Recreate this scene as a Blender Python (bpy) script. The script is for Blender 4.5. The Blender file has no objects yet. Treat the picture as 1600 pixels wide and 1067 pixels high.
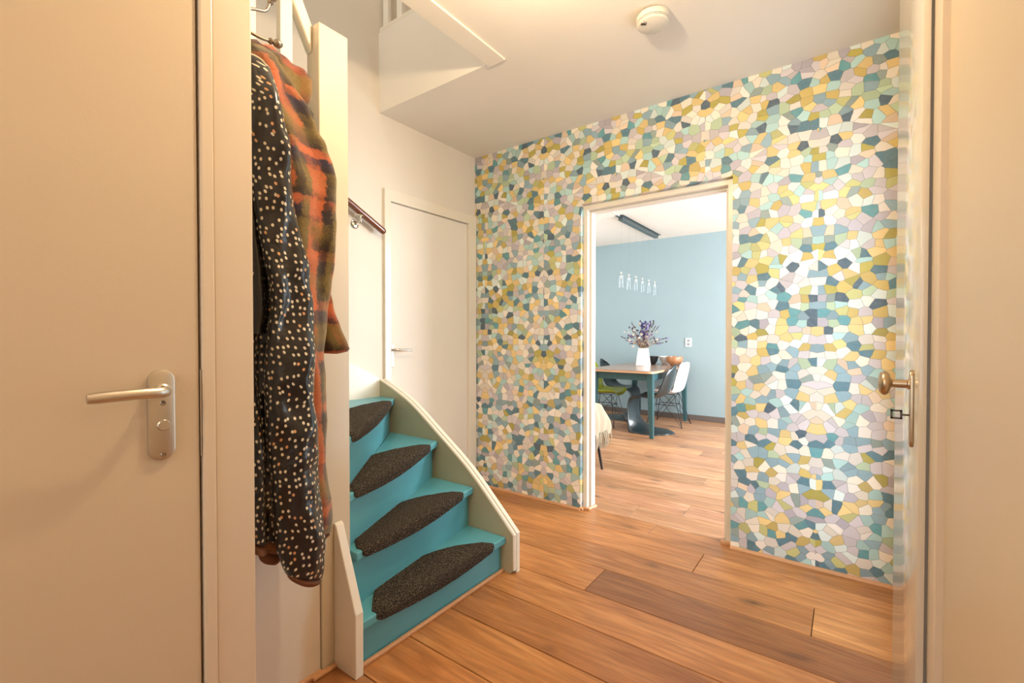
import bpy, bmesh, math, random
from mathutils import Vector, Matrix, noise
R = math.radians
PI = math.pi
random.seed(7)
C = bpy.context.scene.collection
sc = bpy.context.scene

# ---------------------------------------------------------------- camera, world, lights, exposure
CAM_H = 1.1961
YAW, PIT, FPX = R(36.098), R(-.8217), 717.43
cam_d = bpy.data.cameras.new('camera')
cam_d.sensor_width = 36; cam_d.lens = FPX/1600*36; cam_d.clip_start = .01
cam = bpy.data.objects.new('camera', cam_d); C.objects.link(cam)
cam.location = (0, 0, CAM_H); cam.rotation_euler = (R(90)+PIT, 0, YAW)
sc.camera = cam
sc.view_settings.view_transform = 'Standard'
sc.view_settings.look = 'None'
sc.view_settings.gamma = 1
sc.view_settings.use_curve_mapping = False
sc.view_settings.exposure = -0.08
try:
    sc.cycles.use_denoising = True
    sc.cycles.max_bounces = 10; sc.cycles.diffuse_bounces = 6; sc.cycles.glossy_bounces = 5
    sc.cycles.sample_clamp_indirect = 6
except Exception: pass
w = bpy.data.worlds.new('world'); sc.world = w; w.use_nodes = True
w.node_tree.nodes['Background'].inputs[0].default_value = (.62, .8, 1, 1)
w.node_tree.nodes['Background'].inputs[1].default_value = 1.0

def light(name, kind, loc, energy, col, size=.1, size_y=None, rot=(0, 0, 0), spread=None):
    d = bpy.data.lights.new(name, kind); d.energy = energy; d.color = col
    if kind == 'AREA':
        d.size = size
        if size_y: d.shape = 'RECTANGLE'; d.size_y = size_y
        if spread: d.spread = spread
    else: d.shadow_soft_size = size
    o = bpy.data.objects.new(name, d); C.objects.link(o); o.location = loc; o.rotation_euler = rot
    return o
WARM = (1, .77, .49)
light('hall_ceiling_light', 'POINT', (-.72, 1.12, 2.38), 50, WARM, .035)
light('hall_rear_fill', 'POINT', (-.96, -1.3, 2.05), 34, (1, .78, .50), .10)  # added lamp behind the camera, no fixture seen; brightens ceiling and patterned wall
light('hall_end_fill', 'AREA', (-.32, -1.93, 1.45), 14, (.80, .9, 1), 1.0, 1.7, (R(90), 0, 0))  # weak added fill at the unseen hall end; no daylight source known there
light('side_window_daylight', 'AREA', (.215, 2.31, 1.15), 14, (.70, .87, 1), 1.9, .44, (0, R(90), 0))
light('stairwell_light', 'AREA', (-1.95, .9, 4.9), 42, (1, .9, .78), .9, .9, (0, 0, 0))
light('dining_window_daylight', 'AREA', (1.42, 5.15, 1.5), 290, (.95, .97, 1), 2.3, 1.9, (0, R(90), 0))
light('dining_left_fill', 'AREA', (-3.92, 4.9, 1.6), 34, (.78, .9, 1), 1.6, 1.5, (0, R(-90), 0))  # added fill in front of the solid left dining wall, no window there

# ---------------------------------------------------------------- helpers
FW = Vector((-math.sin(YAW)*math.cos(PIT), math.cos(YAW)*math.cos(PIT), math.sin(PIT)))
RT = Vector((math.cos(YAW), math.sin(YAW), 0)); UP = RT.cross(FW)
def at(px, py, ax, v):
    """the world point on the plane ax = v that the survey of the photograph gives"""
    d = FW + (px-800)/FPX*RT - (py-533.5)/FPX*UP
    i = 'xyz'.index(ax); o = Vector((0, 0, CAM_H))
    return o + d*((v-o[i])/d[i])

def obj(name, bm, mat=None, parent=None, smooth=False, loc=None):
    me = bpy.data.meshes.new(name)
    bmesh.ops.recalc_face_normals(bm, faces=bm.faces) if not getattr(bm, 'open_', False) else None
    bm.to_mesh(me); bm.free()
    if smooth:
        for p in me.polygons: p.use_smooth = True
        try: me.set_sharp_from_angle(angle=R(38))
        except Exception: pass
    if mat:
        me.materials.append(mat)
    o = bpy.data.objects.new(name, me); C.objects.link(o)
    if parent: o.parent = parent
    if loc: o.location = loc
    return o
def empty(name, loc=(0, 0, 0), rotz=0):
    o = bpy.data.objects.new(name, None); C.objects.link(o); o.location = loc; o.rotation_euler = (0, 0, rotz); o.empty_display_size = .05
    return o
def tag(o, label, cat, group=None, kind=None):
    o['label'] = label; o['category'] = cat
    if group: o['group'] = group
    if kind: o['kind'] = kind
    return o
def struct(o): o['kind'] = 'structure'; return o

def bx(bm, x0, x1, y0, y1, z0, z1, bev=0, seg=2):
    r = bmesh.ops.create_cube(bm, size=1)
    vs = r['verts']
    for v in vs:
        v.co = Vector(((x0+x1)/2+v.co.x*(x1-x0), (y0+y1)/2+v.co.y*(y1-y0), (z0+z1)/2+v.co.z*(z1-z0)))
    if bev:
        es = list({e for v in vs for e in v.link_edges})
        bmesh.ops.bevel(bm, geom=es, offset=bev, segments=seg, affect='EDGES', profile=.5)
    return bm
def box(*a, **k): return bx(bmesh.new(), *a, **k)
def prism(bm, pts, ax, a, b):
    """polygon pts extruded along ax from a to b; pts are the two other coordinates in xyz order"""
    def mk(p, t):
        q = list(p); q.insert('xyz'.index(ax), t); return bm.verts.new(q)
    A = [mk(p, a) for p in pts]; B = [mk(p, b) for p in pts]
    bm.faces.new(A); bm.faces.new(B[::-1])
    n = len(pts)
    for i in range(n): bm.faces.new((A[i], B[i], B[(i+1) % n], A[(i+1) % n]))
    return bm
def bevel_all(bm, off, seg=2, ang=30):
    bmesh.ops.recalc_face_normals(bm, faces=bm.faces)
    es = [e for e in bm.edges if len(e.link_faces) == 2 and e.calc_face_angle(0) > R(ang)]
    bmesh.ops.bevel(bm, geom=es, offset=off, segments=seg, affect='EDGES', profile=.5)
    return bm
def tube(bm, pts, rad, n=10, sx=1, sy=1):
    pts = [Vector(p) for p in pts]
    rads = rad if isinstance(rad, (list, tuple)) else [rad]*len(pts)
    ref = None; rings = []
    for i, p in enumerate(pts):
        t = (pts[min(i+1, len(pts)-1)]-pts[max(i-1, 0)]).normalized()
        if ref is None:
            ref = Vector((0, 0, 1)) if abs(t.z) < .9 else Vector((1, 0, 0))
        a = (ref - t*ref.dot(t)).normalized(); b = t.cross(a); ref = a
        rings.append([bm.verts.new(p+(a*math.cos(2*PI*k/n)*sx+b*math.sin(2*PI*k/n)*sy)*rads[i]) for k in range(n)])
    for i in range(len(rings)-1):
        for k in range(n):
            bm.faces.new((rings[i][k], rings[i][(k+1) % n], rings[i+1][(k+1) % n], rings[i+1][k]))
    bm.faces.new(rings[0][::-1]); bm.faces.new(rings[-1])
    return bm
def lathe(bm, prof, c=(0, 0, 0), ax=(0, 0, 1), n=32, closed=False):
    """profile of (radius, height) turned round ax at c"""
    ax = Vector(ax).normalized(); c = Vector(c)
    a = ax.orthogonal().normalized(); b = ax.cross(a)
    rings = []
    for r, h in prof:
        if r < 1e-6: rings.append([bm.verts.new(c+ax*h)])
        else: rings.append([bm.verts.new(c+ax*h+(a*math.cos(2*PI*k/n)+b*math.sin(2*PI*k/n))*r) for k in range(n)])
    for i in range(len(rings)-1):
        A, B = rings[i], rings[i+1]
        if len(A) == 1 and len(B) == 1: continue
        for k in range(n):
            k2 = (k+1) % n
            if len(A) == 1: bm.faces.new((A[0], B[k], B[k2]))
            elif len(B) == 1: bm.faces.new((A[k], A[k2], B[0]))
            else: bm.faces.new((A[k], A[k2], B[k2], B[k]))
    return bm
def smoothcurve(pts, n):
    """Catmull-Rom through pts (tuples), n samples"""
    P = [Vector(p) for p in pts]; P = [P[0]*2-P[1]]+P+[P[-1]*2-P[-2]]
    m = len(P)-3; out = []
    for i in range(n):
        t = i/(n-1)*m; k = min(int(t), m-1); u = t-k
        a, b, c, d = P[k:k+4]
        out.append(.5*((2*b)+(c-a)*u+(2*a-5*b+4*c-d)*u*u+(3*b-a-3*c+d)*u**3))
    return out
def lerp_table(T, x):
    if x <= T[0][0]: return T[0][1]
    for (a, va), (b, vb) in zip(T, T[1:]):
        if x <= b: return va+(vb-va)*(x-a)/(b-a)
    return T[-1][1]

# ---------------------------------------------------------------- materials
def mat(name, col=(.8, .8, .8), rough=.5, metal=0, coat=0, spec=None):
    m = bpy.data.materials.new(name); m.use_nodes = True
    b = m.node_tree.nodes['Principled BSDF']
    b.inputs['Base Color'].default_value = (*col, 1); b.inputs['Roughness'].default_value = rough
    b.inputs['Metallic'].default_value = metal
    if coat: b.inputs['Coat Weight'].default_value = coat; b.inputs['Coat Roughness'].default_value = .08
    if spec is not None: b.inputs['Specular IOR Level'].default_value = spec
    return m
class NT:
    def __init__(s, m): s.t = m.node_tree; s.b = s.t.nodes['Principled BSDF']
    def n(s, typ, **k):
        x = s.t.nodes.new(typ)
        for a, v in k.items(): setattr(x, a, v)
        return x
    def l(s, a, b): s.t.links.new(a, b)
    def math(s, op, a, b=None):
        x = s.n('ShaderNodeMath', operation=op)
        for i, v in enumerate((a, b)):
            if v is None: continue
            if isinstance(v, (int, float)): x.inputs[i].default_value = v
            else: s.l(v, x.inputs[i])
        return x.outputs[0]
    def mix(s, f, a, b, blend='MIX'):
        x = s.n('ShaderNodeMix', data_type='RGBA', blend_type=blend)
        for i, v in ((0, f), (6, a), (7, b)):
            if isinstance(v, (int, float)): x.inputs[i].default_value = v
            elif isinstance(v, tuple): x.inputs[i].default_value = (*v, 1) if len(v) == 3 else v
            else: s.l(v, x.inputs[i])
        return x.outputs[2]
    def ramp(s, f, stops, interp='LINEAR'):
        x = s.n('ShaderNodeValToRGB'); r = x.color_ramp; r.interpolation = interp
        while len(r.elements) < len(stops): r.elements.new(.5)
        for e, (p, c) in zip(r.elements, stops):
            e.position = p; e.color = (*c, 1) if isinstance(c, tuple) else (c, c, c, 1)
        s.l(f, x.inputs[0]); return x.outputs[0]
    def coord(s, which='Object', scale=(1, 1, 1), loc=(0, 0, 0)):
        c = s.n('ShaderNodeTexCoord'); m = s.n('ShaderNodeMapping')
        m.inputs['Scale'].default_value = scale; m.inputs['Location'].default_value = loc
        s.l(c.outputs[which], m.inputs[0]); return m.outputs[0]
    def noise(s, vec, scale, detail=3, rough=.5, dist=0):
        x = s.n('ShaderNodeTexNoise'); x.inputs['Scale'].default_value = scale
        x.inputs['Detail'].default_value = detail; x.inputs['Roughness'].default_value = rough
        x.inputs['Distortion'].default_value = dist
        if vec is not None: s.l(vec, x.inputs['Vector'])
        return x
    def bump(s, h, strength=.2, dist=.002):
        x = s.n('ShaderNodeBump'); x.inputs['Strength'].default_value = strength; x.inputs['Distance'].default_value = dist
        s.l(h, x.inputs['Height']); s.l(x.outputs[0], s.b.inputs['Normal'])

def paint(name, col, rough=.5, bump=.15, scale=60, coat=0, var=.04):
    m = mat(name, col, rough, coat=coat); t = NT(m)
    v = t.coord(); a = t.noise(v, scale, 4).outputs[0]; b = t.noise(v, 3, 3).outputs[0]
    dk = tuple(c*(1-var) for c in col); lt = tuple(min(1, c*(1+var)) for c in col)
    t.l(t.mix(b, dk, lt), t.b.inputs['Base Color'])
    if bump: t.bump(a, bump, .002)
    return m
M = {}
M['wall'] = paint('white_wall_paint', (.72, .665, .585), .6, .2, 90)
M['ceiling'] = paint('white_ceiling_paint', (.79, .74, .67), .75, .12, 120)
M['trim'] = paint('cream_gloss_paint', (.76, .71, .61), .28, .12, 40)
M['white'] = paint('white_satin_paint', (.76, .72, .65), .62, .06, 50)
M['flush_door'] = paint('cream_door_paint', (.54, .445, .325), .42, .1, 130)
M['gloss_door'] = paint('cream_gloss_door_paint', (.60, .55, .46), .11, .0, 40)
M['frame'] = paint('beige_frame_paint', (.60, .51, .40), .32, .1, 40)
M['panel'] = paint('rough_white_panel_paint', (.72, .67, .60), .45, .5, 22)
M['post'] = paint('newel_cream_paint', (.62, .56, .45), .22, .25, 30)
M['string'] = paint('stringer_aged_cream_paint', (.43, .39, .26), .4, .25, 30, var=.12)
M['teal'] = paint('turquoise_stair_paint', (.095, .335, .40), .38, .12, 30, var=.07)
M['blue'] = paint('light_blue_wall_paint', (.285, .385, .42), .7, .12, 90)
M['table_teal'] = paint('teal_table_paint', (.032, .10, .115), .4, 0)
M['steel'] = mat('brushed_steel', (.62, .58, .52), .32, 1)
M['chrome'] = mat('chrome', (.8, .78, .74), .12, 1)
M['brass'] = mat('satin_bronze', (.52, .41, .28), .3, 1)
M['dark_metal'] = mat('dark_aged_metal', (.12, .1, .08), .35, .9)
M['pewter'] = mat('pewter_metal', (.30, .26, .22), .28, 1)
M['black'] = mat('black_plastic', (.012, .012, .014), .35)
M['black_wire'] = mat('black_wire', (.01, .012, .014), .4)
M['panton'] = mat('glossy_petrol_black_plastic', (.018, .030, .035), .3, coat=.4)
M['green'] = mat('olive_green_plastic', (.27, .33, .02), .35)
M['white_plastic'] = mat('white_plastic', (.82, .83, .85), .35)
M['off_white_plastic'] = mat('off_white_plastic', (.70, .66, .58), .45)
M['ceramic'] = mat('white_ceramic', (.88, .85, .83), .3)
M['rail'] = paint('dark_mahogany', (.15, .045, .02), .25, 0, coat=.5, var=.2)
M['bar'] = mat('grey_metal_bar', (.10, .13, .135), .35, .6)
M['dot_dark'] = mat('dark_slot', (.03, .025, .02), .6)

# glass
m = mat('clear_glass', (.95, .98, 1), .02); NT(m).b.inputs['Transmission Weight'].default_value = 1
NT(m).b.inputs['IOR'].default_value = 1.45; M['glass'] = m

# oak planks: tone from the object's own colour and random value
def wood(name, base_cols, rough=.34):
    m = mat(name, (.5, .3, .15), rough); t = NT(m)
    info = t.n('ShaderNodeObjectInfo'); c = t.n('ShaderNodeTexCoord')
    off = t.n('ShaderNodeVectorMath', operation='SCALE'); off.inputs[0].default_value = (37, 53, 11)
    t.l(info.outputs['Random'], off.inputs['Scale'])
    add = t.n('ShaderNodeVectorMath', operation='ADD'); t.l(c.outputs['Object'], add.inputs[0]); t.l(off.outputs[0], add.inputs[1])
    mp = t.n('ShaderNodeMapping'); mp.inputs['Scale'].default_value = (1.1, 9, 1); t.l(add.outputs[0], mp.inputs[0])
    big = t.noise(mp.outputs[0], 1.6, 5, .6, 1.2)
    mp2 = t.n('ShaderNodeMapping'); mp2.inputs['Scale'].default_value = (6, 110, 1); t.l(add.outputs[0], mp2.inputs[0])
    fine = t.noise(mp2.outputs[0], 1.5, 4, .65, .3)
    # cathedral grain
    mp3 = t.n('ShaderNodeMapping'); mp3.inputs['Scale'].default_value = (.55, 5, 1); t.l(add.outputs[0], mp3.inputs[0])
    wn = t.noise(mp3.outputs[0], 1.5, 2, .5, .4)
    rings = t.math('SINE', t.math('MULTIPLY', wn.outputs[0], 60))
    rings = t.math('MULTIPLY', t.math('ADD', rings, 1), .5)
    col = t.ramp(big.outputs[0], [(.25, base_cols[0]), (.5, base_cols[1]), (.75, base_cols[2])])
    col = t.mix(t.math('MULTIPLY', rings, .30), col, tuple(x*.45 for x in base_cols[0]))
    col = t.mix(t.ramp(fine.outputs[0], [(.45, 0.), (.75, .27)]), col, tuple(x*.4 for x in base_cols[0]))
    # knots
    mk = t.n('ShaderNodeMapping'); mk.inputs['Scale'].default_value = (2.2, 4.2, 0); t.l(add.outputs[0], mk.inputs[0])
    dn = t.noise(mk.outputs[0], 3, 2); sub = t.n('ShaderNodeVectorMath', operation='ADD')
    sc_ = t.n('ShaderNodeVectorMath', operation='SCALE'); sc_.inputs['Scale'].default_value = .22
    t.l(dn.outputs['Color'], sc_.inputs[0]); t.l(mk.outputs[0], sub.inputs[0]); t.l(sc_.outputs[0], sub.inputs[1])
    vo = t.n('ShaderNodeTexVoronoi'); vo.inputs['Scale'].default_value = 1; t.l(sub.outputs[0], vo.inputs['Vector'])
    kn = t.ramp(vo.outputs['Distance'], [(.025, .85), (.07, .5), (.17, 0.)])
    col = t.mix(kn, col, (.07, .035, .015))
    tone = t.n('ShaderNodeMix', data_type='RGBA', blend_type='MULTIPLY'); tone.inputs[0].default_value = 1
    t.l(col, tone.inputs[6]); t.l(info.outputs['Color'], tone.inputs[7])
    t.l(tone.outputs[2], t.b.inputs['Base Color'])
    t.l(t.ramp(fine.outputs[0], [(.3, rough-.04), (.8, rough+.14)]), t.b.inputs['Roughness'])
    t.bump(t.math('ADD', fine.outputs[0], t.math('MULTIPLY', rings, .3)), .12, .0012)
    return m
M['oak'] = wood('oak_floor', [(.36, .14, .042), (.52, .228, .076), (.66, .335, .13)])
M['beading'] = paint('oak_beading', (.56, .29, .14), .4, .1, 80, var=.15)
M['joint'] = mat('floor_joint', (.10, .05, .02), .8)
M['table_wood'] = paint('table_walnut_top', (.33, .22, .16), .22, 0, var=.1)
M['table_edge'] = paint('table_wood_edge', (.62, .38, .22), .4, 0, var=.1)
M['bowl_wood'] = paint('turned_wood', (.46, .22, .11), .4, .1, 30, var=.3)

# wallpaper: irregular cobble print, mirrored every 27 cm as the repeat on the roll
def wallpaper():
    m = mat('mosaic_wallpaper', (.7, .7, .6), .5); t = NT(m)
    c = t.n('ShaderNodeTexCoord'); s = t.n('ShaderNodeSeparateXYZ'); t.l(c.outputs['Object'], s.inputs[0])
    u = t.math('ADD', s.outputs[0], t.math('SUBTRACT', s.outputs[1], 2.795-5.45+.424))
    half = t.math('MODULO', t.math('FLOOR', t.math('DIVIDE', u, .545)), 2)
    u = t.math('PINGPONG', u, .545)
    vw = t.math('MODULO', t.math('ADD', s.outputs[2], .02), .655)
    cb = t.n('ShaderNodeCombineXYZ'); t.l(u, cb.inputs[0]); t.l(s.outputs[2], cb.inputs[1])
    # slight warp for irregular cells
    wn = t.noise(cb.outputs[0], 16, 2); sc_ = t.n('ShaderNodeVectorMath', operation='SCALE'); sc_.inputs['Scale'].default_value = .012
    t.l(wn.outputs['Color'], sc_.inputs[0]); ad = t.n('ShaderNodeVectorMath', operation='ADD')
    t.l(cb.outputs[0], ad.inputs[0]); t.l(sc_.outputs[0], ad.inputs[1])
    mp = t.n('ShaderNodeMapping'); mp.inputs['Scale'].default_value = (21, 24, 1); t.l(ad.outputs[0], mp.inputs[0])
    def vor(feat):
        v = t.n('ShaderNodeTexVoronoi', voronoi_dimensions='2D', feature=feat); v.inputs['Scale'].default_value = 1
        v.inputs['Randomness'].default_value = .88; t.l(mp.outputs[0], v.inputs['Vector']); return v
    v1 = vor('F1'); ed = vor('DISTANCE_TO_EDGE')
    sp = t.n('ShaderNodeSeparateColor'); t.l(v1.outputs['Color'], sp.inputs[0])
    pal = [(.56, .52, .56), (.76, .71, .66), (.38, .60, .60), (.74, .56, .24), (.055, .17, .24), (.42, .36, .06), (.22, .36, .44),
           (.78, .72, .62), (.56, .42, .12), (.42, .55, .38), (.035, .09, .15), (.70, .55, .42), (.44, .41, .48), (.08, .29, .34),
           (.50, .50, .20), (.66, .76, .75), (.25, .33, .32)]
    ord_ = [0, 3, 10, 7, 5, 2, 15, 6, 1, 4, 0, 3, 13, 12, 1, 9, 8, 6, 7, 15, 11, 0, 14, 7, 4, 3, 16, 2]
    st = [(i/len(ord_), pal[k]) for i, k in enumerate(ord_)]
    key = t.math('FRACT', t.math('ADD', sp.outputs[0], t.math('MULTIPLY', t.math('MULTIPLY', half, t.math('GREATER_THAN', sp.outputs[2], .45)), .37)))
    col = t.ramp(key, st, 'CONSTANT')
    hs = t.n('ShaderNodeHueSaturation'); hs.inputs['Saturation'].default_value = 1.02
    t.l(t.math('ADD', t.math('MULTIPLY', sp.outputs[1], .35), .88), hs.inputs['Value']); t.l(col, hs.inputs['Color'])
    # soft wash inside each cell, thin grey-olive outlines
    wash = t.noise(cb.outputs[0], 45, 3).outputs[0]
    col = t.mix(t.math('MULTIPLY', wash, .18), hs.outputs[0], (.75, .72, .62), 'MIX')
    ln = t.ramp(ed.outputs['Distance'], [(.012, .6), (.036, .0)])
    col = t.mix(ln, col, (.16, .17, .13))
    t.l(col, t.b.inputs['Base Color'])
    return m
M['wallpaper'] = wallpaper()

# speckled stair carpet
m = mat('charcoal_carpet', (.03, .026, .022), .95, spec=.1); t = NT(m)
v = t.coord(); n1 = t.noise(v, 260, 3, .8); n2 = t.noise(v, 260, 2, .6)
t.l(t.ramp(n1.outputs[0], [(.38, (.010, .008, .007)), (.52, (.035, .027, .02)), (.59, (.12, .095, .07)), (.70, (.38, .33, .26))]), t.b.inputs['Base Color'])
t.bump(n2.outputs[0], .9, .004); M['carpet'] = m

# satin with scattered cream dots (UV in metres)
m = mat('dotted_black_satin', (.02, .02, .02), .21); t = NT(m)
t.b.inputs['Sheen Weight'].default_value = .15
uv = t.coord('UV', (1, .78, 1)); 
vo = t.n('ShaderNodeTexVoronoi', voronoi_dimensions='2D'); vo.inputs['Scale'].default_value = 62; vo.inputs['Randomness'].default_value = .72
t.l(uv, vo.inputs['Vector'])
mask = t.ramp(vo.outputs['Distance'], [(.19, 1.), (.225, 0.)])
sp = t.n('ShaderNodeSeparateColor'); t.l(vo.outputs['Color'], sp.inputs[0])
dotc = t.ramp(sp.outputs[0], [(0, (.66, .60, .46)), (.75, (.72, .68, .56)), (.86, (.62, .34, .16))], 'CONSTANT')
keep = t.ramp(sp.outputs[1], [(0, 1.), (.9, 0.)], 'CONSTANT')
t.l(t.mix(t.math('MULTIPLY', mask, keep), (.012, .011, .013), dotc), t.b.inputs['Base Color'])
t.bump(t.noise(t.coord('UV'), 16, 3).outputs[0], .6, .012)
M['satin'] = m
M['satin_plain'] = mat('plain_black_satin', (.012, .011, .010), .25)

# boiled-wool plaid
def plaid(name, gain=1.0):
    m = mat(name, (.4, .2, .1), .95, spec=.1); t = NT(m); t.b.inputs['Sheen Weight'].default_value = .4
    c = t.n('ShaderNodeTexCoord'); wn = t.noise(c.outputs['UV'], 70, 5, .8)
    sc_ = t.n('ShaderNodeVectorMath', operation='SCALE'); sc_.inputs['Scale'].default_value = .05; t.l(wn.outputs['Color'], sc_.inputs[0])
    ad = t.n('ShaderNodeVectorMath', operation='ADD'); t.l(c.outputs['UV'], ad.inputs[0]); t.l(sc_.outputs[0], ad.inputs[1])
    s = t.n('ShaderNodeSeparateXYZ'); t.l(ad.outputs[0], s.inputs[0])
    pu = t.math('FRACT', t.math('MULTIPLY', s.outputs[0], 9.0)); pv = t.math('FRACT', t.math('MULTIPLY', s.outputs[1], 6.6))
    OR, OL, DK, NV = (.56, .14, .05), (.20, .14, .04), (.035, .022, .02), (.03, .022, .06)
    a = t.ramp(pu, [(0, OR), (.22, OR), (.27, OL), (.46, OL), (.5, DK), (.74, DK), (.79, OR), (1, OR)])
    b = t.ramp(pv, [(0, OL), (.26, OL), (.30, DK), (.52, NV), (.56, OR), (.70, OR), (.74, DK), (1, OL)])
    n2 = t.noise(ad.outputs[0], 14, 2).outputs[0]
    col = t.mix(t.ramp(n2, [(.42, .15), (.58, .85)]), a, b)
    n3 = t.noise(c.outputs['UV'], 190, 4, .85).outputs[0]
    col = t.mix(.6, col, t.ramp(n3, [(.3, .15), (.65, 1.0)]), 'MULTIPLY')
    t.l(col, t.b.inputs['Base Color']); t.bump(n3, .7, .003)
    return m
M['plaid'] = plaid('plaid_wool')
M['rust'] = paint('rust_brown_hem', (.16, .06, .025), .8, .4, 120, var=.4)
M['olive'] = paint('dark_olive_cloth', (.06, .055, .03), .8, .2, 60)
M['piping'] = mat('pale_piping', (.6, .56, .42), .5)
M['gold_seam'] = mat('ochre_seam', (.30, .22, .07), .6)
M['throw'] = paint('cream_wool_throw', (.42, .37, .28), .95, .8, 180, var=.12)
M['stem'] = mat('dried_stem', (.30, .21, .13), .8)
M['bud_dark'] = mat('dried_dark_bud', (.07, .045, .06), .8)
M['bud_violet'] = mat('violet_flower', (.05, .035, .16), .8)
M['bud_lilac'] = mat('lilac_flower', (.30, .22, .50), .8)
M['bud_pale'] = mat('pale_dried_flower', (.62, .52, .42), .8)

# ================================================================ SETTING
D, E, H = 2.795, -2.403, 2.6
NY, BY = -2.0, 6.71                      # rear of hall, blue wall
RX = .19                                 # right wall beyond the glossy door
DX0, DX1 = -4.0, 1.5                     # dining room
OX0, OX1, OZ = -1.459, -.519, 2.08       # opening in the patterned wall

# ---- floor: boards laid along x
fl = struct(obj('floor', box(DX0-.1, DX1+.1, NY-.1, BY+.1, -.05, -.012), M['joint']))
PW, Y0 = .2345, 1.222
special = {  # row -> joints that the photograph shows
    3: [-.985, .9], 4: [-1.9, -.105, .144], 6: [-.96], 2: [-2.0, .6], 1: [-1.7], 0: [-1.9], 5: [-.62, .7]}
tones = {(0, 0): (1.0, .95, .86), (0, 1): (1.0, .95, .86), (1, 0): (.82, .74, .68), (1, 1): (.84, .77, .7), (2, 0): (1.05, 1.0, .95), (2, 1): (1.08, 1.04, 1.0),
         (3, 0): (1.12, 1.08, 1.04), (3, 1): (.64, .57, .54), (4, 0): (.9, .84, .8), (4, 1): (.93, .88, .82), (4, 2): (1.25, 1.28, 1.25), (5, 0): (1.12, 1.06, .98), (5, 1): (1.15, 1.12, 1.08),
         (-1, 0): (1.05, .96, .84), (-1, 1): (.95, .86, .76), (6, 0): (.66, .58, .54), (6, 1): (.95, .92, .88)}
rng = random.Random(11)
for j in range(int((NY-Y0)/PW)-1, int((BY-Y0)/PW)+1):
    ya, yb = Y0+(j-1+1)*PW, Y0+(j+1)*PW
    ya, yb = max(ya, NY), min(yb, BY)
    if yb-ya < .02: continue
    dining = (ya+yb)/2 > D-.05
    xa, xb = (DX0, DX1) if dining else (E, RX)
    if j in special: cuts = [c for c in special[j] if xa+.05 < c < xb-.05]
    else:
        cuts = []; x = xa+rng.uniform(.5, 1.9)
        while x < xb-.2: cuts.append(x); x += rng.uniform(1.3, 2.1)
    if j in special and dining:
        cuts = sorted(cuts+[-2.7])
    ends = [xa]+cuts+[xb]
    for k, (p, q) in enumerate(zip(ends, ends[1:])):
        g = .0014
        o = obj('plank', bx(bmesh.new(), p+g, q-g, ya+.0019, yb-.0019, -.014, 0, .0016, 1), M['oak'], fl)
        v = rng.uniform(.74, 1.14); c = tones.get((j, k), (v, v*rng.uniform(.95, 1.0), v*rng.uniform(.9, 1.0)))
        if j > 6: c = (c[0]*1.0, c[1]*1.22, c[2]*1.9)  # paler dining boards: sheen of the window light put into the board tone
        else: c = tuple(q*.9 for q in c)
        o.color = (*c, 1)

# ---- ceiling of the hall with the stair opening, dining ceiling
HX0, HX1, HY0, HY1 = E, -1.516, -1.6, 1.868
bm = bmesh.new()
bx(bm, HX1, RX+.1, NY-.1, D, H, H+.5)
bx(bm, E-.1, HX1, HY1, D, H, H+.5)
bx(bm, E-.1, HX1, NY-.1, HY0, H, H+.5)
struct(obj('ceiling', bm, M['ceiling']))
cd = struct(obj('ceiling_dining', box(DX0-.1, DX1+.1, D, BY+.1, H, H+.1), M['white']))
struct(obj('trim_1', bevel_all(box(HX1-.002, -1.412, HY0, HY1+.012, H-.010, H), .003), M['ceiling']))
# upstairs landing shell
bm = bmesh.new()
bx(bm, E-.1, RX+.1, D, D+.1, H+.5, 5.1); bx(bm, RX, RX+.1, NY, D, H+.5, 5.1); bx(bm, E-.1, RX+.1, NY-.1, NY, H+.1, 5.1)
struct(obj('wall_upstairs', bm, M['wall']))
struct(obj('ceiling_upstairs', box(E-.1, RX+.1, NY-.1, D+.1, 5.1, 5.2), M['white']))

# ---- walls
bm = bmesh.new()
bx(bm, OX0-8, OX0, D, D+.055, 0, H) if False else None
def wp(x0, x1, z0, z1): bx(bm, x0, x1, D, D+.05, z0, z1)
wp(E, OX0, 0, H); wp(OX1, RX, 0, H); wp(OX0, OX1, OZ, H)
struct(obj('wall_back', bm, M['wallpaper']))
# dining side of the same wall
bm = bmesh.new()
for a, b, z0, z1 in ((DX0, OX0-.012, 0, H), (OX1+.012, DX1, 0, H), (OX0-.012, OX1+.012, OZ+.012, H)):
    bx(bm, a, b, D+.05, D+.12, z0, z1)
struct(obj('wall_dining_front', bm, M['white']))
# door frame in the opening (stepped jambs and head)
fr = struct(obj('door_frame', bevel_all(prism(bmesh.new(), [(OX0, 0), (OX0+.03, 0), (OX0+.03, OZ-.035), (OX1-.032, OZ-.035), (OX1-.032, 0), (OX1, 0), (OX1, OZ), (OX0, OZ)], 'y', D+.035, D+.13), .003), M['trim']))
obj('stop', bevel_all(prism(bmesh.new(), [(OX0+.03, 0), (OX0+.045, 0), (OX0+.045, OZ-.05), (OX1-.047, OZ-.05), (OX1-.047, 0), (OX1-.032, 0), (OX1-.032, OZ-.035), (OX0+.03, OZ-.035)], 'y', D+.075, D+.13), .002), M['white'], fr)
# back wall with door, up through the stairwell
DY0, DY1, DZ = 1.946, 2.705, 2.062
bm = bmesh.new()
bx(bm, E-.1, E, NY, DY0-.03, 0, 5.1); bx(bm, E-.1, E, DY1+.03, D+.05, 0, 5.1); bx(bm, E-.1, E, DY0-.03, DY1+.03, DZ+.03, 5.1)
bx(bm, E-.13, E-.07, DY0-.05, DY1+.05, 0, DZ+.05)
struct(obj('wall_left', bm, M['wall']))
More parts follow.
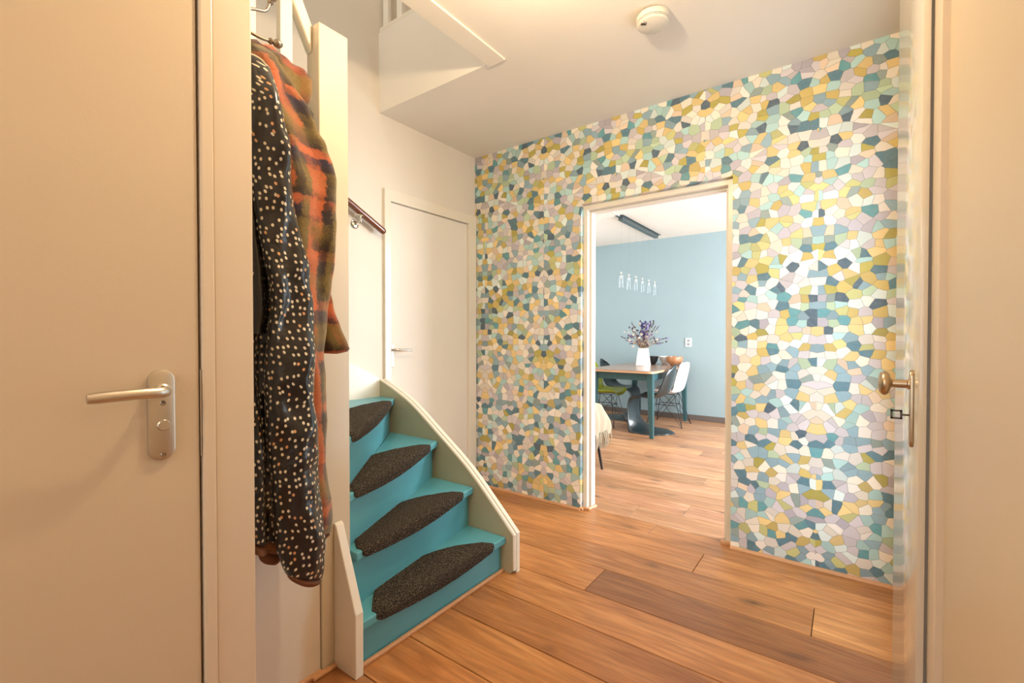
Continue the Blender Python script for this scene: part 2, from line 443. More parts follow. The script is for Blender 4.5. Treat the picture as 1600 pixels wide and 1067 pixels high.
# hall left wall: end block and door wall
LX = -1.15
bm = bmesh.new()
bx(bm, LX-.36, LX, .440, .521, 0, H)
bx(bm, LX-.10, LX, NY, -.46, 0, H); bx(bm, LX-.10, LX, -.46, .44, 2.36, H)
struct(obj('wall_left_near', bevel_all(bm, .004), M['wall']))
# right wall
bm = bmesh.new()
bx(bm, .163, .29, NY, 1.266, 0, H); bx(bm, RX, .29, 2.02, 2.08, 0, H); bx(bm, RX, .29, 2.54, D, 0, H); bx(bm, RX, .29, 2.08, 2.54, 0, .2); bx(bm, RX, .29, 2.08, 2.54, 2.2, H); bx(bm, .163, .29, 1.266, 2.02, 2.45, H)
struct(obj('wall_right', bm, M['flush_door']))
# rear wall of the hall with an unseen opening
bm = bmesh.new()
bx(bm, LX, -.9, NY-.1, NY, 0, H); bx(bm, .25, .29, NY-.1, NY, 0, H); bx(bm, -.9, .25, NY-.1, NY, 2.4, H); bx(bm, -.9, .25, NY-.1, NY, 0, .5)
struct(obj('wall_front', bm, M['wall']))
# dining walls
struct(obj('wall_dining_back', box(DX0, DX1, BY, BY+.1, 0, H), M['blue']))
bm = bmesh.new()
bx(bm, DX1, DX1+.1, D, 3.95, 0, H); bx(bm, DX1, DX1+.1, 6.3, BY, 0, H); bx(bm, DX1, DX1+.1, 3.4, 6.3, 2.5, H); bx(bm, DX1, DX1+.1, 3.4, 6.3, 0, .4)
struct(obj('wall_dining_right', bm, M['white']))
struct(obj('wall_dining_left', box(DX0-.1, DX0, D, BY, 0, H), M['white']))
bb = struct(obj('baseboard_dining', bevel_all(box(DX0, DX1, BY-.014, BY, 0, .075), .003), mat('grey_brown_baseboard', (.12, .10, .09), .5)))

# beadings (quarter round) at the foot of the patterned wall and round the jambs
def beading(pts, nm):
    """rounded oak bead along a polyline; the wall lies to its left"""
    bm = bmesh.new()
    for a, b in zip(pts, pts[1:]):
        a, b = Vector((*a, 0)), Vector((*b, 0)); t = (b-a).normalized(); nrm = Vector((t.y, -t.x, 0))
        prof = [(0, 0), (.016, 0), (.016, .004), (.011, .012), (.004, .015), (0, .015)]
        A = [bm.verts.new(a-t*.0+nrm*p+Vector((0, 0, q))) for p, q in prof]; B = [bm.verts.new(b+t*.0+nrm*p+Vector((0, 0, q))) for p, q in prof]
        bm.faces.new(A); bm.faces.new(B[::-1])
        for i in range(len(prof)): bm.faces.new((A[i], B[i], B[(i+1) % 6], A[(i+1) % 6]))
    o = struct(obj(nm, bm, M['beading'])); return o
beading([(E, D), (OX0, D)], 'baseboard_back')
beading([(OX0, D), (OX0, D+.035)], 'baseboard_jamb')
beading([(OX1, D), (RX, D)], 'baseboard_back_right')
beading([(OX0+.03, D+.03), (OX0+.048, D+.13)], 'baseboard_jamb_left')
struct(obj('trim_2', bevel_all(box(OX0-.0, OX0+.055, D+.02, D+.036, 0, .016), .003), M['beading']))
struct(obj('trim_3', bevel_all(box(OX1-.055, OX1+.0, D+.015, D+.036, 0, .02), .003), M['beading']))

# ---- door_1: white door beyond the stairs
d1 = struct(obj('door_1', bevel_all(box(E-.035, E-.004, DY0+.002, DY1-.002, .01, DZ-.003), .002), M['white']))
fr1 = struct(obj('trim_4', bevel_all(prism(bmesh.new(), [(DY0-.05, 0), (DY0, 0), (DY0, DZ), (DY1, DZ), (DY1, 0), (DY1+.085, 0), (DY1+.085, DZ+.072), (DY0-.05, DZ+.072)], 'x', E-.03, E+.018), .003), M['trim']))
bm = bmesh.new(); bx(bm, E-.004, E+.004, DY0+.012, DY0+.030, .985, 1.135, .003)
hp = obj('handle_plate', bm, M['steel'], d1)
bm = bmesh.new(); tube(bm, [(E, DY0+.021, 1.097), (E+.045, DY0+.021, 1.097), (E+.055, DY0+.032, 1.097), (E+.056, DY0+.14, 1.095)], [.009, .009, .009, .007], 10)
obj('lever_handle', bm, M['steel'], hp, True)

# ---- door_2: flush door on the left with its lever
d2 = struct(obj('door_2', bevel_all(box(LX-.04, LX, -.45, .409, .008, 2.34), .0015), M['flush_door']))
trim5 = struct(obj('trim_5', bevel_all(box(LX-.06, LX+.008, .414, .4395, 0, 2.37), .003), M['frame']))
struct(obj('trim_6', bevel_all(box(LX-.05, LX+.003, .4395, .524, 0, 2.6), .003), M['frame']))
pl = bmesh.new()
pts = []
yc, zc0, zc1, hw = .3385, .937+.0235, 1.125-.0235, .0235
for k in range(17): a = PI*k/16; pts.append((yc+hw*math.cos(a), zc1+hw*math.sin(a)))
for k in range(17): a = PI+PI*k/16; pts.append((yc+hw*math.cos(a), zc0+hw*math.sin(a)))
prism(pl, pts, 'x', LX, LX+.009); bevel_all(pl, .0025, 2, 50)
plate = obj('handle_plate', pl, M['steel'], d2, True)
bm = bmesh.new()
lathe(bm, [(.014, 0), (.014, .012), (.011, .014), (.011, .02)], (LX+.007, yc, 1.0815), (1, 0, 0), 24)
c = smoothcurve([(LX+.01, yc, 1.0815), (LX+.032, yc, 1.0815), (LX+.047, yc-.006, 1.082), (LX+.055, yc-.022, 1.0825), (LX+.057, yc-.06, 1.083), (LX+.055, yc-.125, 1.081)], 24)
tube(bm, c, [.0105]*10+[.0105]*13+[.009], 16, 1, .9)
obj('lever_handle', bm, M['steel'], plate, True)
for z, nm, r in ((1.055, 'screw', .0048), (.948, 'screw', .0048)):
    bm = bmesh.new(); lathe(bm, [(0, .0006), (r*.6, .0006), (r, .0012), (r*1.15, 0)], (LX+.009, yc+.002, z), (1, 0, 0), 16); obj(nm, bm, M['pewter'], plate, True)
bm = bmesh.new(); lathe(bm, [(.0115, 0), (.0115, .004), (.010, .006), (0, .006)], (LX+.009, yc+.002, 1.010), (1, 0, 0), 24)
turn = obj('thumb_turn', bm, M['steel'], plate, True)
obj('strike_plate', bevel_all(box(LX+.0, LX+.004, .410, .4125, .93, 1.12), .0005), M['steel'], trim5)

# ---- door_3: glossy door on the right
GX = .130
d3 = struct(obj('door_3', bevel_all(box(GX, GX+.0137, 1.353, 1.962, .01, 2.40), .0015, 2), M['gloss_door'], smooth=True))
obj('leaf_core', box(GX+.0137, GX+.05, 1.372, 1.95, .012, 2.39), M['flush_door'], d3)
fr3 = struct(obj('trim_7', bevel_all(prism(bmesh.new(), [(1.266, 0), (1.362, 0), (1.362, 2.39), (1.955, 2.39), (1.955, 0), (2.03, 0), (2.03, 2.46), (1.266, 2.46)], 'x', .149, .2), .002), M['frame']))
bm = bmesh.new(); pts = []
py_, hw, za, zb = 1.452, .017, .927+.017, 1.112-.017
for k in range(13): a = PI*k/12; pts.append((py_+hw*math.cos(a), zb+hw*math.sin(a)))
for k in range(13): a = PI+PI*k/12; pts.append((py_+hw*math.cos(a), za+hw*math.sin(a)))
prism(bm, pts, 'x', GX-.008, GX); bevel_all(bm, .0025, 2, 50)
kp = obj('knob_plate', bm, M['brass'], d3, True)
bm = bmesh.new()
lathe(bm, [(0, -.002), (.013, 0), (.0125, .004), (.010, .006), (.0095, .032), (.012, .034), (.014, .036), (.024, .038), (.028, .042), (.030, .047), (.029, .052), (.024, .057), (.012, .060), (0, .061)], (GX-.007, py_, 1.078), (-1, 0, 0), 32)
obj('door_knob', bm, M['brass'], kp, True)
ky = empty('key', (GX-.008, py_, 1.003)); tag(ky, 'small dark key with a square bow in the lock of the glossy door', 'key')
bm = bmesh.new(); tube(bm, [(0, 0, 0), (-.015, 0, 0)], .0022, 8); obj('shaft', bm, M['dark_metal'], ky)
bm = bmesh.new(); s = .009
for a, b in (((-s, -s), (s, -s)), ((s, -s), (s, s)), ((s, s), (-s, s)), ((-s, s), (-s, -s))):
    x0, x1 = sorted((a[0], b[0])); z0, z1 = sorted((a[1], b[1]))
    bx(bm, x0-.0022-.023, x1+.0022-.023, -.0018, .0018, z0-.0022, z1+.0022)
obj('bow', bm, M['dark_metal'], ky)

# ================================================================ STAIRS
RISE = .21
noses = [((-1.376, .985), (-1.376, 1.836), .18), ((-1.447, .985), (-1.592, 1.836), .39), ((-1.487, 1.0), (-1.857, 1.836), .60),
         ((-1.500, 1.022), (-2.225, 1.836), .81), ((-1.512, 1.022), (-2.372, 1.42), 1.02), ((-1.53, 1.0), (-2.372, 1.06), 1.23)]
for k in range(8): y = .80-.2*k; noses.append(((-1.53, y), (-2.372, y), 1.44+.21*k))
stair = empty('staircase', (-1.376, 1.4, 0)); tag(stair, 'winding staircase with turquoise treads between white strings', 'staircase')
def shift(bm):
    for v in bm.verts: v.co -= Vector((-1.376, 1.4, 0))
    return bm
def sobj(name, bm, m_, par=None, smooth=False):
    o = obj(name, shift(bm), m_, par or stair, smooth); return o
def offs(a, b, d):
    """both ends of a nose line moved back by d, at right angles"""
    a, b = Vector(a), Vector(b); t = (b-a).normalized(); n = Vector((-t.y, t.x))
    if n.x > 0 and abs(n.x) > abs(n.y): n = -n
    if abs(n.y) >= abs(n.x) and n.y > 0: n = -n
    return a+n*d, b+n*d
for k, (a, b, z) in enumerate(noses):
    ra, rb = offs(a, b, .032)
    nx = noses[k+1] if k+1 < len(noses) else ((a[0], a[1]-.2), (b[0], b[1]-.2), 0)
    na, nb = offs(nx[0], nx[1], .05)
    poly = [a, b]
    if k in (1, 2): a_in = (a[0]+(b[0]-a[0])*(1.022-a[1])/(b[1]-a[1]), 1.022)
    if k == 0: poly += [(-1.376, 1.836), (nb.x, 1.836), (na.x, 1.022), (-1.487, 1.022), (-1.487, .985)]; poly.pop(2)
    elif k in (1, 2):
        poly = [a_in, b, (nb.x, 1.836), (na.x, 1.024)]
    elif k == 3: poly += [(-2.372, 1.836), (-2.372, nb.y), (na.x, 1.022)]
    else: poly += [(nb.x, nb.y), (na.x, na.y)]
    bm = bmesh.new(); poly = [(float(p[0]), float(p[1])) for p in poly]
    try:
        prism(bm, poly, 'z', z-.034, z)
        bmesh.ops.recalc_face_normals(bm, faces=bm.faces)
        if k < 6: bevel_all(bm, .005, 2, 40)
    except Exception as ex: print('tread', k, ex)
    sobj('tread', bm, M['teal'])
    zlow = 0 if k == 0 else noses[k-1][2]-.002
    bm = bmesh.new(); t2a, t2b = offs(a, b, .05)
    ra, rb, t2a, t2b = [Vector((v.x, max(v.y, 1.022) if k else v.y)) for v in (ra, rb, t2a, t2b)] if k < 4 else (ra, rb, t2a, t2b)
    prism(bm, [tuple(ra), tuple(rb), tuple(t2b), tuple(t2a)], 'z', zlow, z-.034)
    sobj('riser', bm, M['teal'])
# outer string: curved top, board with an inner leaf and a capped outer leaf
prof = [(-1.336, .0), (-1.336, .195)]
top = smoothcurve([(-1.336, .195), (-1.45, .305), (-1.64, .478), (-1.88, .648), (-2.083, .785), (-2.25, .865), (-2.372, .912)], 22)
poly = [(-2.372, 0), (-1.352, 0), (-1.336, .016)]+[(p.x, p.y) for p in top]
poly = poly+[]
o1 = sobj('outer_string', bevel_all(prism(bmesh.new(), poly, 'y', 1.838, 1.862), .002, 1, 50), M['string'])
poly2 = [(-2.372, 0), (-1.328, 0), (-1.328, .2)]+[(p.x+.006, p.y+.008) for p in top]
sobj('string_facing', bevel_all(prism(bmesh.new(), poly2, 'y', 1.864, 1.890), .004, 2, 50), M['trim'])
capbm = bmesh.new()
cp = [Vector((p.x+.002, 1.850, p.y+.001)) for p in top]
tube(capbm, [(-1.334, 1.850, .02)]+[tuple(v) for v in cp], .0075, 8, 1, 1.5)
sobj('string_cap', capbm, M['trim'], None, True)
# inner starter board
poly = [(-1.489, 0), (-1.361, 0), (-1.361, .226), (-1.475, .513), (-1.489, .52)]
sobj('inner_string', bevel_all(prism(bmesh.new(), poly, 'y', .950, .983), .004), M['trim'])
# string along the wall
pts = [(1.836, 0.5), (1.836, .925), (1.64, 1.025), (1.3, 1.24), (.9, 1.60), (-.8, 3.35), (-.8, 2.75), (.9, 1.1)]
sobj('wall_string', prism(bmesh.new(), pts, 'x', E+.001, -2.372), M['trim'])
# upper inner string carrying the balusters, and panel beneath
pts = [(.905, 1.28), (.905, 1.02), (.53, 1.30), (-.8, 2.7), (-.8, 3.0), (.53, 1.66)]
sobj('upper_string', prism(bmesh.new(), pts, 'x', -1.566, -1.532), M['trim'])
for q in (.815, .695, .575, .455, .335): 
    zb = 1.30+(.905-q)*1.0; zt = 2.24+(.905-q)*2.06
    sobj('baluster', bevel_all(box(-1.563, -1.535, q-.021, q+.021, zb, min(zt, 4.2)), .002), M['white'])
# sloping handrail of the upper flight
bm = bmesh.new(); prism(bm, [(.905, 2.19), (.905, 2.285), (-.2, 4.56), (-.2, 4.465)], 'x', -1.570, -1.528); sobj('handrail', bevel_all(bm, .008, 3), M['trim'], None, True)
sobj('newel_post', bevel_all(box(-1.568, -1.490, .905, 1.020, 0, 2.285), .004), M['post'])
# beadings
bm = bmesh.new(); bx(bm, -1.405, -1.388, .985, 1.838, 0, .016, .005, 3); sobj('foot_bead', bm, M['beading'])
bm = bmesh.new(); bx(bm, -1.489, -1.468, .86, .95, 0, .014, .005, 3); struct(obj('trim_8', bm, M['beading']))

# panel below the balustrade (coats hang in front)
pan = struct(obj('wall_understairs', bevel_all(prism(bmesh.new(), [(.521, 0), (.903, 0), (.903, 1.1), (.521, 1.45)], 'x', -1.53, -1.498), .003), M['panel']))
beading([(-1.498, .903), (-1.498, .53)][::-1], 'baseboard_understairs') if False else None
bm = bmesh.new(); bx(bm, -1.498, -1.482, .525, .903, 0, .016, .005, 3); struct(obj('baseboard_left', bm, M['beading']))

# stair carpets
dp = [(0, .028), (.04, .062), (.10, .11), (.18, .15), (.28, .178), (.42, .188), (.56, .186), (.68, .17), (.80, .135), (.90, .085), (.97, .04), (1, .012)]
labels = ['charcoal half-moon carpet pad on the lowest turquoise tread', 'charcoal half-moon carpet pad on the second turquoise tread from the floor',
          'charcoal half-moon carpet pad on the third turquoise tread from the floor', 'charcoal carpet pad on the fourth tread, cut off by the newel post']
for k in range(4):
    a, b, z = noses[k]; a, b = Vector(a), Vector(b)
    y0 = 1.05; y1 = 1.735
    A = a+(b-a)*((y0-a.y)/(b.y-a.y)); B = a+(b-a)*((y1-a.y)/(b.y-a.y)); t = (B-A).normalized()
    n = Vector((-t.y, t.x)); n = n if n.x < 0 else -n
    L = (B-A).length; NS, ND = 48, 22; sc_d = [1, 1.06, 1.08, 1.0][k]
    bm = bmesh.new(); grid = []
    rr = random.Random(k)
    for i in range(NS+1):
        s = i/NS; base = A+t*(L*s); d = lerp_table(dp, s if k != 3 else s)*sc_d
        end = min(1, min(i, NS-i)/2.0)           # rounded ends
        th = .010*(.35+.65*end); row = []
        drop = (.05*min(1, .55+.45*math.sin(PI*min(1, max(0, s)))))*(1 if 0 < i < NS else .7)
        path = [(-.003, -drop), (-th, -drop+.001), (-th-.001, -drop*.6), (-th-.001, -drop*.3), (-th, -.008), (-th*.75, th*.45-.001), (-th*.2, th*.9)]
        path += [(d*q, th) for q in (.08, .2, .35, .5, .65, .8, .92)]
        path += [(d*.975, th*.9), (d, th*.5), (d*1.004, .0005)]
        for (u, hz) in path:
            p = base+n*u; j = .0009
            row.append(bm.verts.new((p.x+rr.uniform(-j, j), p.y+rr.uniform(-j, j), z+hz+(rr.uniform(-j, j) if hz > .001 else 0))))
        grid.append(row)
    for i in range(NS):
        for j in range(len(grid[0])-1):
            bm.faces.new((grid[i][j], grid[i+1][j], grid[i+1][j+1], grid[i][j+1]))
    for row in (grid[0], grid[-1]):
        try: bm.faces.new(row)
        except Exception: pass
    o = obj('stair_carpet', bm, M['carpet'], None, True); tag(o, labels[k], 'carpet', 'carpet pads on the treads')

# handrail on the wall
hr = empty('wall_handrail', (E+.06, 1.6, 1.95)); tag(hr, 'round dark mahogany handrail fixed to the white stairwell wall', 'handrail')
bm = bmesh.new(); tube(bm, [Vector((0, -.95, .50)), Vector((0, .245, -.105)), Vector((0, .256, -.112)), Vector((0, .262, -.1155))], [.021, .021, .017, .008], 16); obj('rail', bm, M['rail'], hr, True)
for yy in (.085, -.75):
    zz = -.024-(yy-.085)*.506
    bm = bmesh.new(); lathe(bm, [(0, .014), (.02, .012), (.027, .006), (.029, 0)], (-.06, yy, zz-.065), (1, 0, 0), 20); br = obj('bracket', bm, M['chrome'], hr, True)
    bm = bmesh.new(); tube(bm, smoothcurve([(-.05, yy, zz-.065), (-.02, yy, zz-.066), (-.002, yy, zz-.055), (0, yy, zz-.02)], 10), .007, 10); bx(bm, -.014, .014, yy-.03, yy+.03, zz-.024, zz-.018); obj('bracket_arm', bm, M['chrome'], br, True)

# upstairs balusters seen at the edge of the well
up = empty('landing_balustrade', (-2.0, 1.90, 3.1)); tag(up, 'white landing balustrade high above the stair opening', 'balustrade')
obj('base_rail', bevel_all(box(-.40, .45, -.03, .03, 0, .03), .004), M['trim'], up)
for i in range(7):
    x = -.36+i*.13; obj('baluster', bevel_all(box(x-.024, x+.024, -.014, .014, .03, .95), .003), M['white'], up)
obj('handrail', bevel_all(box(-.40, .45, -.03, .03, .95, 1.0), .008), M['trim'], up)

# smoke detector
sd = empty('smoke_detector', (-.70, 2.01, H)); tag(sd, 'round off-white smoke detector on the hall ceiling', 'smoke detector')
bm = bmesh.new(); lathe(bm, [(0, 0), (.052, 0), (.052, -.009), (0, -.009)], n=40); obj('mounting_base', bm, M['dot_dark'], sd)
bm = bmesh.new(); lathe(bm, [(0, -.007), (.068, -.007), (.070, -.010), (.069, -.030), (.0675, -.031), (.0675, -.033), (.0685, -.034), (.0675, -.036), (.066, -.0365), (.066, -.038), (.067, -.0385), (.065, -.043), (.060, -.046), (0, -.048)], n=56); obj('body', bm, M['off_white_plastic'], sd, True)
bm = bmesh.new(); lathe(bm, [(.0679, -.0312), (.0682, -.0329)], n=56); lathe(bm, [(.0664, -.0366), (.0668, -.0379)], n=56); obj('seam', bm, M['dot_dark'], sd)
for i in range(5):
    q = -.012+i*.0052; bm = box(-.0015, .0015, -.006, .006, -.0484, -.046)
    o = obj('vent_slot', bm, M['dot_dark'], sd, loc=(-.028+q*.75, -.034+q*.55, 0)); o.rotation_euler = (0, 0, R(36))
for (qx, qy) in ((-.022, -.046), (-.015, -.041)):
    bm = bmesh.new(); lathe(bm, [(0, -.0484), (.0018, -.0484), (.0018, -.046)], (qx, qy, 0), n=10); obj('indicator', bm, M['dot_dark'], sd)

# ================================================================ COATS
def garment(name, rows, mat_, parent, thick=.045, nlev=70, nseg=72, folds=(.012, 2.5), seed=0, expn=.75, closed=True, rough_amp=.006):
    """cloth sleeve or panel: rows of (height line, left line, right line, x) read off the photograph and set at its real distance"""
    rows = [r if len(r) == 4 else (*r, rows[0][3]) for r in rows]
    lv = smoothcurve(rows_to4(rows), nlev)
    bm = bmesh.new(); uvl = bm.loops.layers.uv.new('UVMap'); rings = []; us = []
    for i, (py, pl_, pr_, X) in enumerate(lv):
        A = at(pl_, py, 'x', X); B = at(pr_, py, 'x', X)
        yc_, hw_, z = (A.y+B.y)/2, max(.004, (B.y-A.y)/2), (A.z+B.z)/2
        tk = thick*min(1, hw_/.06+.25)*min(1, .3+i/5)
        ring = []; u = 0; ul = []; prev = None
        for k in range(nseg):
            a = 2*PI*k/nseg; ca, sa = math.cos(a), math.sin(a)
            y = yc_+hw_*math.copysign(abs(ca)**expn, ca)
            x = X+tk*math.copysign(abs(sa)**.9, sa)
            f = math.sin((y-yc_)*2*PI/ .075*folds[1]/2.5+seed+1.3*math.sin(z*3+seed))*folds[0]
            nz = noise.noise(Vector((y*9+seed*3, z*5, x*5)))*rough_amp*2.2+noise.noise(Vector((y*26+seed, z*17, x*9)))*rough_amp*.8
            x += (f+nz)*(1 if sa > 0 else .5)*min(1, i/6)
            zz = z+(B.z-A.z)*.5*(y-yc_)/hw_+noise.noise(Vector((y*12, seed, z*2)))*.004
            p = Vector((x, y, zz)); 
            if prev is not None: u += math.hypot(p.x-prev.x, p.y-prev.y)
            prev = p; ul.append(u); ring.append(bm.verts.new(p))
        rings.append(ring); us.append(ul)
    for i in range(nlev-1):
        for k in range(nseg):
            k2 = (k+1) % nseg
            f = bm.faces.new((rings[i][k], rings[i][k2], rings[i+1][k2], rings[i+1][k]))
            uu = [us[i][k], us[i][k2] if k2 else us[i][k]+.005, us[i+1][k2] if k2 else us[i+1][k]+.005, us[i+1][k]]
            vv = [rings[i][k].co.z, rings[i][k2].co.z, rings[i+1][k2].co.z, rings[i+1][k].co.z]
            for lp, a_, b_ in zip(f.loops, uu, vv): lp[uvl].uv = (a_+seed*.37, b_)
    bm.faces.new(rings[0][::-1]); bm.faces.new(rings[-1])
    o = obj(name, bm, mat_, parent, True)
    return o
def rows_to4(rows):
    class V4(tuple): pass
    return rows
_old = smoothcurve
def smoothcurve(pts, n):
    if len(pts[0]) <= 3: return _old(pts, n)
    # resample tuples by first coordinate, smooth (monotone sampling)
    a0, a1 = pts[0][0], pts[-1][0]; out = []
    P = [pts[0]]+list(pts)+[pts[-1]]
    for i in range(n):
        v = a0+(a1-a0)*i/(n-1); k = 0
        while k < len(pts)-2 and v > pts[k+1][0]: k += 1
        u = (v-pts[k][0])/(pts[k+1][0]-pts[k][0]); q = []
        for c_ in range(len(pts[0])):
            p0, p1, p2, p3 = P[k][c_], P[k+1][c_], P[k+2][c_], P[k+3][c_]
            m1 = (p2-p0)/2; m2 = (p3-p1)/2
            h = 3*u*u-2*u**3
            q.append(p1+(p2-p1)*(h*.5+u*.5))
        q[0] = v; out.append(tuple(q))
    return out

robe = empty('reversible_robe', (-1.22, .6, 2.0)); tag(robe, 'long black satin robe with cream dots and rust hem hanging in front on the hooks', 'robe')
coat = empty('plaid_coat', (-1.33, .6, 2.0)); tag(coat, 'orange and olive plaid wool coat hanging behind the dotted robe', 'coat')
jack = empty('olive_jacket', (-1.42, .6, 1.9)); tag(jack, 'dark olive jacket peeking out behind the plaid coat hood', 'jacket')
def cloth(par, *a, **k):
    o = garment(*a, **k); o.parent = par; o.matrix_parent_inverse = Matrix.Translation(-par.location); return o
# dotted sleeve in front
sl = cloth(robe, 'sleeve', [(84, 385, 398, -1.225), (92, 385, 410), (110, 385, 421), (150, 385, 427), (190, 385, 432), (230, 386, 439), (270, 390, 448), (310, 396, 456), (350, 403, 465), (400, 412, 474), (440, 421, 479),
     (480, 424, 483), (502, 420, 485), (540, 417, 487), (600, 416, 491), (680, 418, 494), (760, 426, 498), (820, 431, 500), (857, 436, 500), (885, 443, 499), (898, 449, 498)],
     M['satin'], None, thick=.040, folds=(.007, 1.6), seed=1.0, rough_amp=.017)
cloth(robe, 'cuff', [(896, 448, 498, -1.225), (903, 452, 498), (909, 457, 496), (913, 466, 488)], M['rust'], None, nlev=8, thick=.040, folds=(.003, 1.6), seed=1.0, rough_amp=.002)
# dotted body panel, left
cloth(robe, 'body_panel', [(150, 372, 412, -1.275), (250, 372, 420), (330, 372, 425), (430, 374, 436), (520, 374, 440), (650, 376, 440), (760, 378, 442), (846, 380, 444)], M['satin'], None, thick=.03, folds=(.014, 3.2), seed=4.2, rough_amp=.008)
cloth(robe, 'hem', [(845, 380, 444, -1.275), (852, 380, 442), (862, 380, 441)], M['rust'], None, nlev=8, thick=.03, folds=(.012, 3.2), seed=4.2, rough_amp=.004)
cloth(robe, 'lining_panel', [(300, 380, 412, -1.245), (350, 386, 414), (400, 388, 421), (450, 388, 425), (490, 388, 424), (520, 388, 416)], M['satin_plain'], None, nlev=40, thick=.02, folds=(.008, 3.4), seed=2.4)
cloth(robe, 'under_hem', [(856, 398, 440, -1.31), (866, 404, 440), (876, 407, 437), (880, 412, 430)], M['rust'], None, nlev=10, thick=.02, folds=(.004, 2), seed=2.1)
# piping of the sleeve
bm = bmesh.new()
pp = [at(px, py, 'x', -1.205) for px, py in ((388, 83), (400, 88), (411, 96), (421, 113), (427, 140), (428, 170), (432, 195), (440, 228), (446, 262), (452, 295), (458, 330))]
tube(bm, _old([tuple(p) for p in pp], 40), .0016, 6); o = obj('piping', bm, M['piping'], robe, True); o.matrix_parent_inverse = Matrix.Translation(-robe.location)
# plaid coat body
cloth(coat, 'body', [(62, 386, 400, -1.33), (75, 386, 412), (100, 386, 430), (140, 386, 452), (180, 386, 476), (205, 388, 490), (235, 388, 505), (262, 388, 517), (285, 390, 521), (305, 390, 520), (340, 392, 516), (400, 392, 513), (450, 395, 510),
      (500, 400, 506), (560, 405, 501), (600, 410, 503), (650, 415, 505), (700, 420, 508), (760, 425, 511), (800, 430, 513), (826, 432, 513)], M['plaid'], None, thick=.07, folds=(.010, 1.5), seed=2.0, rough_amp=.012, nlev=90)
cloth(coat, 'hem', [(824, 432, 513.5, -1.33), (832, 432, 510), (838, 435, 504)], M['rust'], None, nlev=8, thick=.066, folds=(.006, 1.5), seed=2.0)
cloth(coat, 'sleeve', [(250, 470, 512, -1.36), (290, 468, 519), (350, 472, 513), (420, 480, 512), (455, 486, 510), (480, 490, 515), (510, 494, 525), (535, 497, 535), (546, 498, 539), (552, 499, 520)], M['plaid'], None, thick=.05, folds=(.006, 1.3), seed=7.3, rough_amp=.006)
cloth(coat, 'hood', [(66, 392, 402, -1.395), (80, 396, 428), (100, 400, 452), (118, 405, 470), (134, 412, 480), (150, 420, 480), (165, 432, 478), (178, 448, 474)], M['plaid'], None, nlev=40, thick=.06, folds=(.008, 1.3), seed=9.1, rough_amp=.01)
bm = bmesh.new()
pp = [at(px, py, 'x', -1.285) for px, py in ((513, 400), (510, 440), (506, 480), (503, 520), (500, 555), (497, 575), (495, 600))]
tube(bm, _old([tuple(p) for p in pp], 30), .0024, 6); o = obj('seam', bm, M['gold_seam'], coat, True); o.matrix_parent_inverse = Matrix.Translation(-coat.location)
cloth(jack, 'jacket_body', [(150, 430, 470, -1.43), (162, 430, 478), (170, 430, 490), (185, 430, 489), (230, 430, 487), (300, 430, 486), (500, 430, 484), (700, 430, 478)], M['olive'], None, nlev=40, thick=.03, folds=(.006, 1.6), seed=3.3)

# hooks
def hook(x, z, lab, arm):
    h = empty('coat_hook', (x, .521, z)); tag(h, lab, 'hook', 'hooks above the coats')
    bm = bmesh.new(); bx(bm, -.012, .012, 0, .005, -.034, .034, .003); obj('back_plate', bm, M['pewter'], h)
    bm = bmesh.new(); pts = _old(arm, 16); tube(bm, pts, .0042, 10)
    e = Vector(arm[-1]); tdir = (e-Vector(arm[-2])).normalized()
    lathe(bm, [(0, -.004), (.006, -.002), (.009, .004), (.006, .008), (.005, .011), (.010, .016), (.0115, .023), (.010, .030), (.005, .036), (0, .038)], e, tdir, 16)
    obj('prong', bm, M['pewter'], h, True)
hook(-1.295, 2.040, 'lower pewter hook with acorn tip holding the coats', [(0, 0, -.01), (0, .05, -.032), (0, .09, -.036), (0, .118, -.032)])
hook(-1.335, 2.094, 'upper curved pewter hook at the top edge above the coats', [(0, 0, -.02), (0, .04, -.022), (0, .095, .004), (0, .128, .018), (0, .140, .046)])

# ================================================================ DINING ROOM
TX0, TX1, TY0, TY1, TZ = -2.60, -1.755, 5.10, 6.63, .783
tb = empty('dining_table', ((TX0+TX1)/2, (TY0+TY1)/2, 0)); tag(tb, 'dining table with a brown wooden top and teal painted legs', 'table')
ox, oy = tb.location.x, tb.location.y
def rrect(x0, x1, y0, y1, r, n=8):
    p = []
    for cx, cy, a0 in ((x1-r, y1-r, 0), (x0+r, y1-r, 90), (x0+r, y0+r, 180), (x1-r, y0+r, 270)):
        for k in range(n+1): a = R(a0+90*k/n); p.append((cx+r*math.cos(a), cy+r*math.sin(a)))
    return p
hx, hy = (TX1-TX0)/2, (TY1-TY0)/2
obj('tabletop', bevel_all(prism(bmesh.new(), rrect(-hx, hx, -hy, hy, .07), 'z', TZ-.006, TZ), .002), M['table_wood'], tb)
obj('edge_band', prism(bmesh.new(), rrect(-hx+.001, hx-.001, -hy+.001, hy-.001, .07), 'z', TZ-.028, TZ-.006), M['table_edge'], tb)
bm = bmesh.new()
for a in ((-hx+.06, hx-.06, -hy+.11, -hy+.135), (-hx+.06, hx-.06, hy-.085, hy-.06), (-hx+.06, -hx+.085, -hy+.11, hy-.06), (hx-.085, hx-.06, -hy+.11, hy-.06)): bx(bm, *a, TZ-.12, TZ-.028, .002)
obj('apron', bm, M['table_teal'], tb)
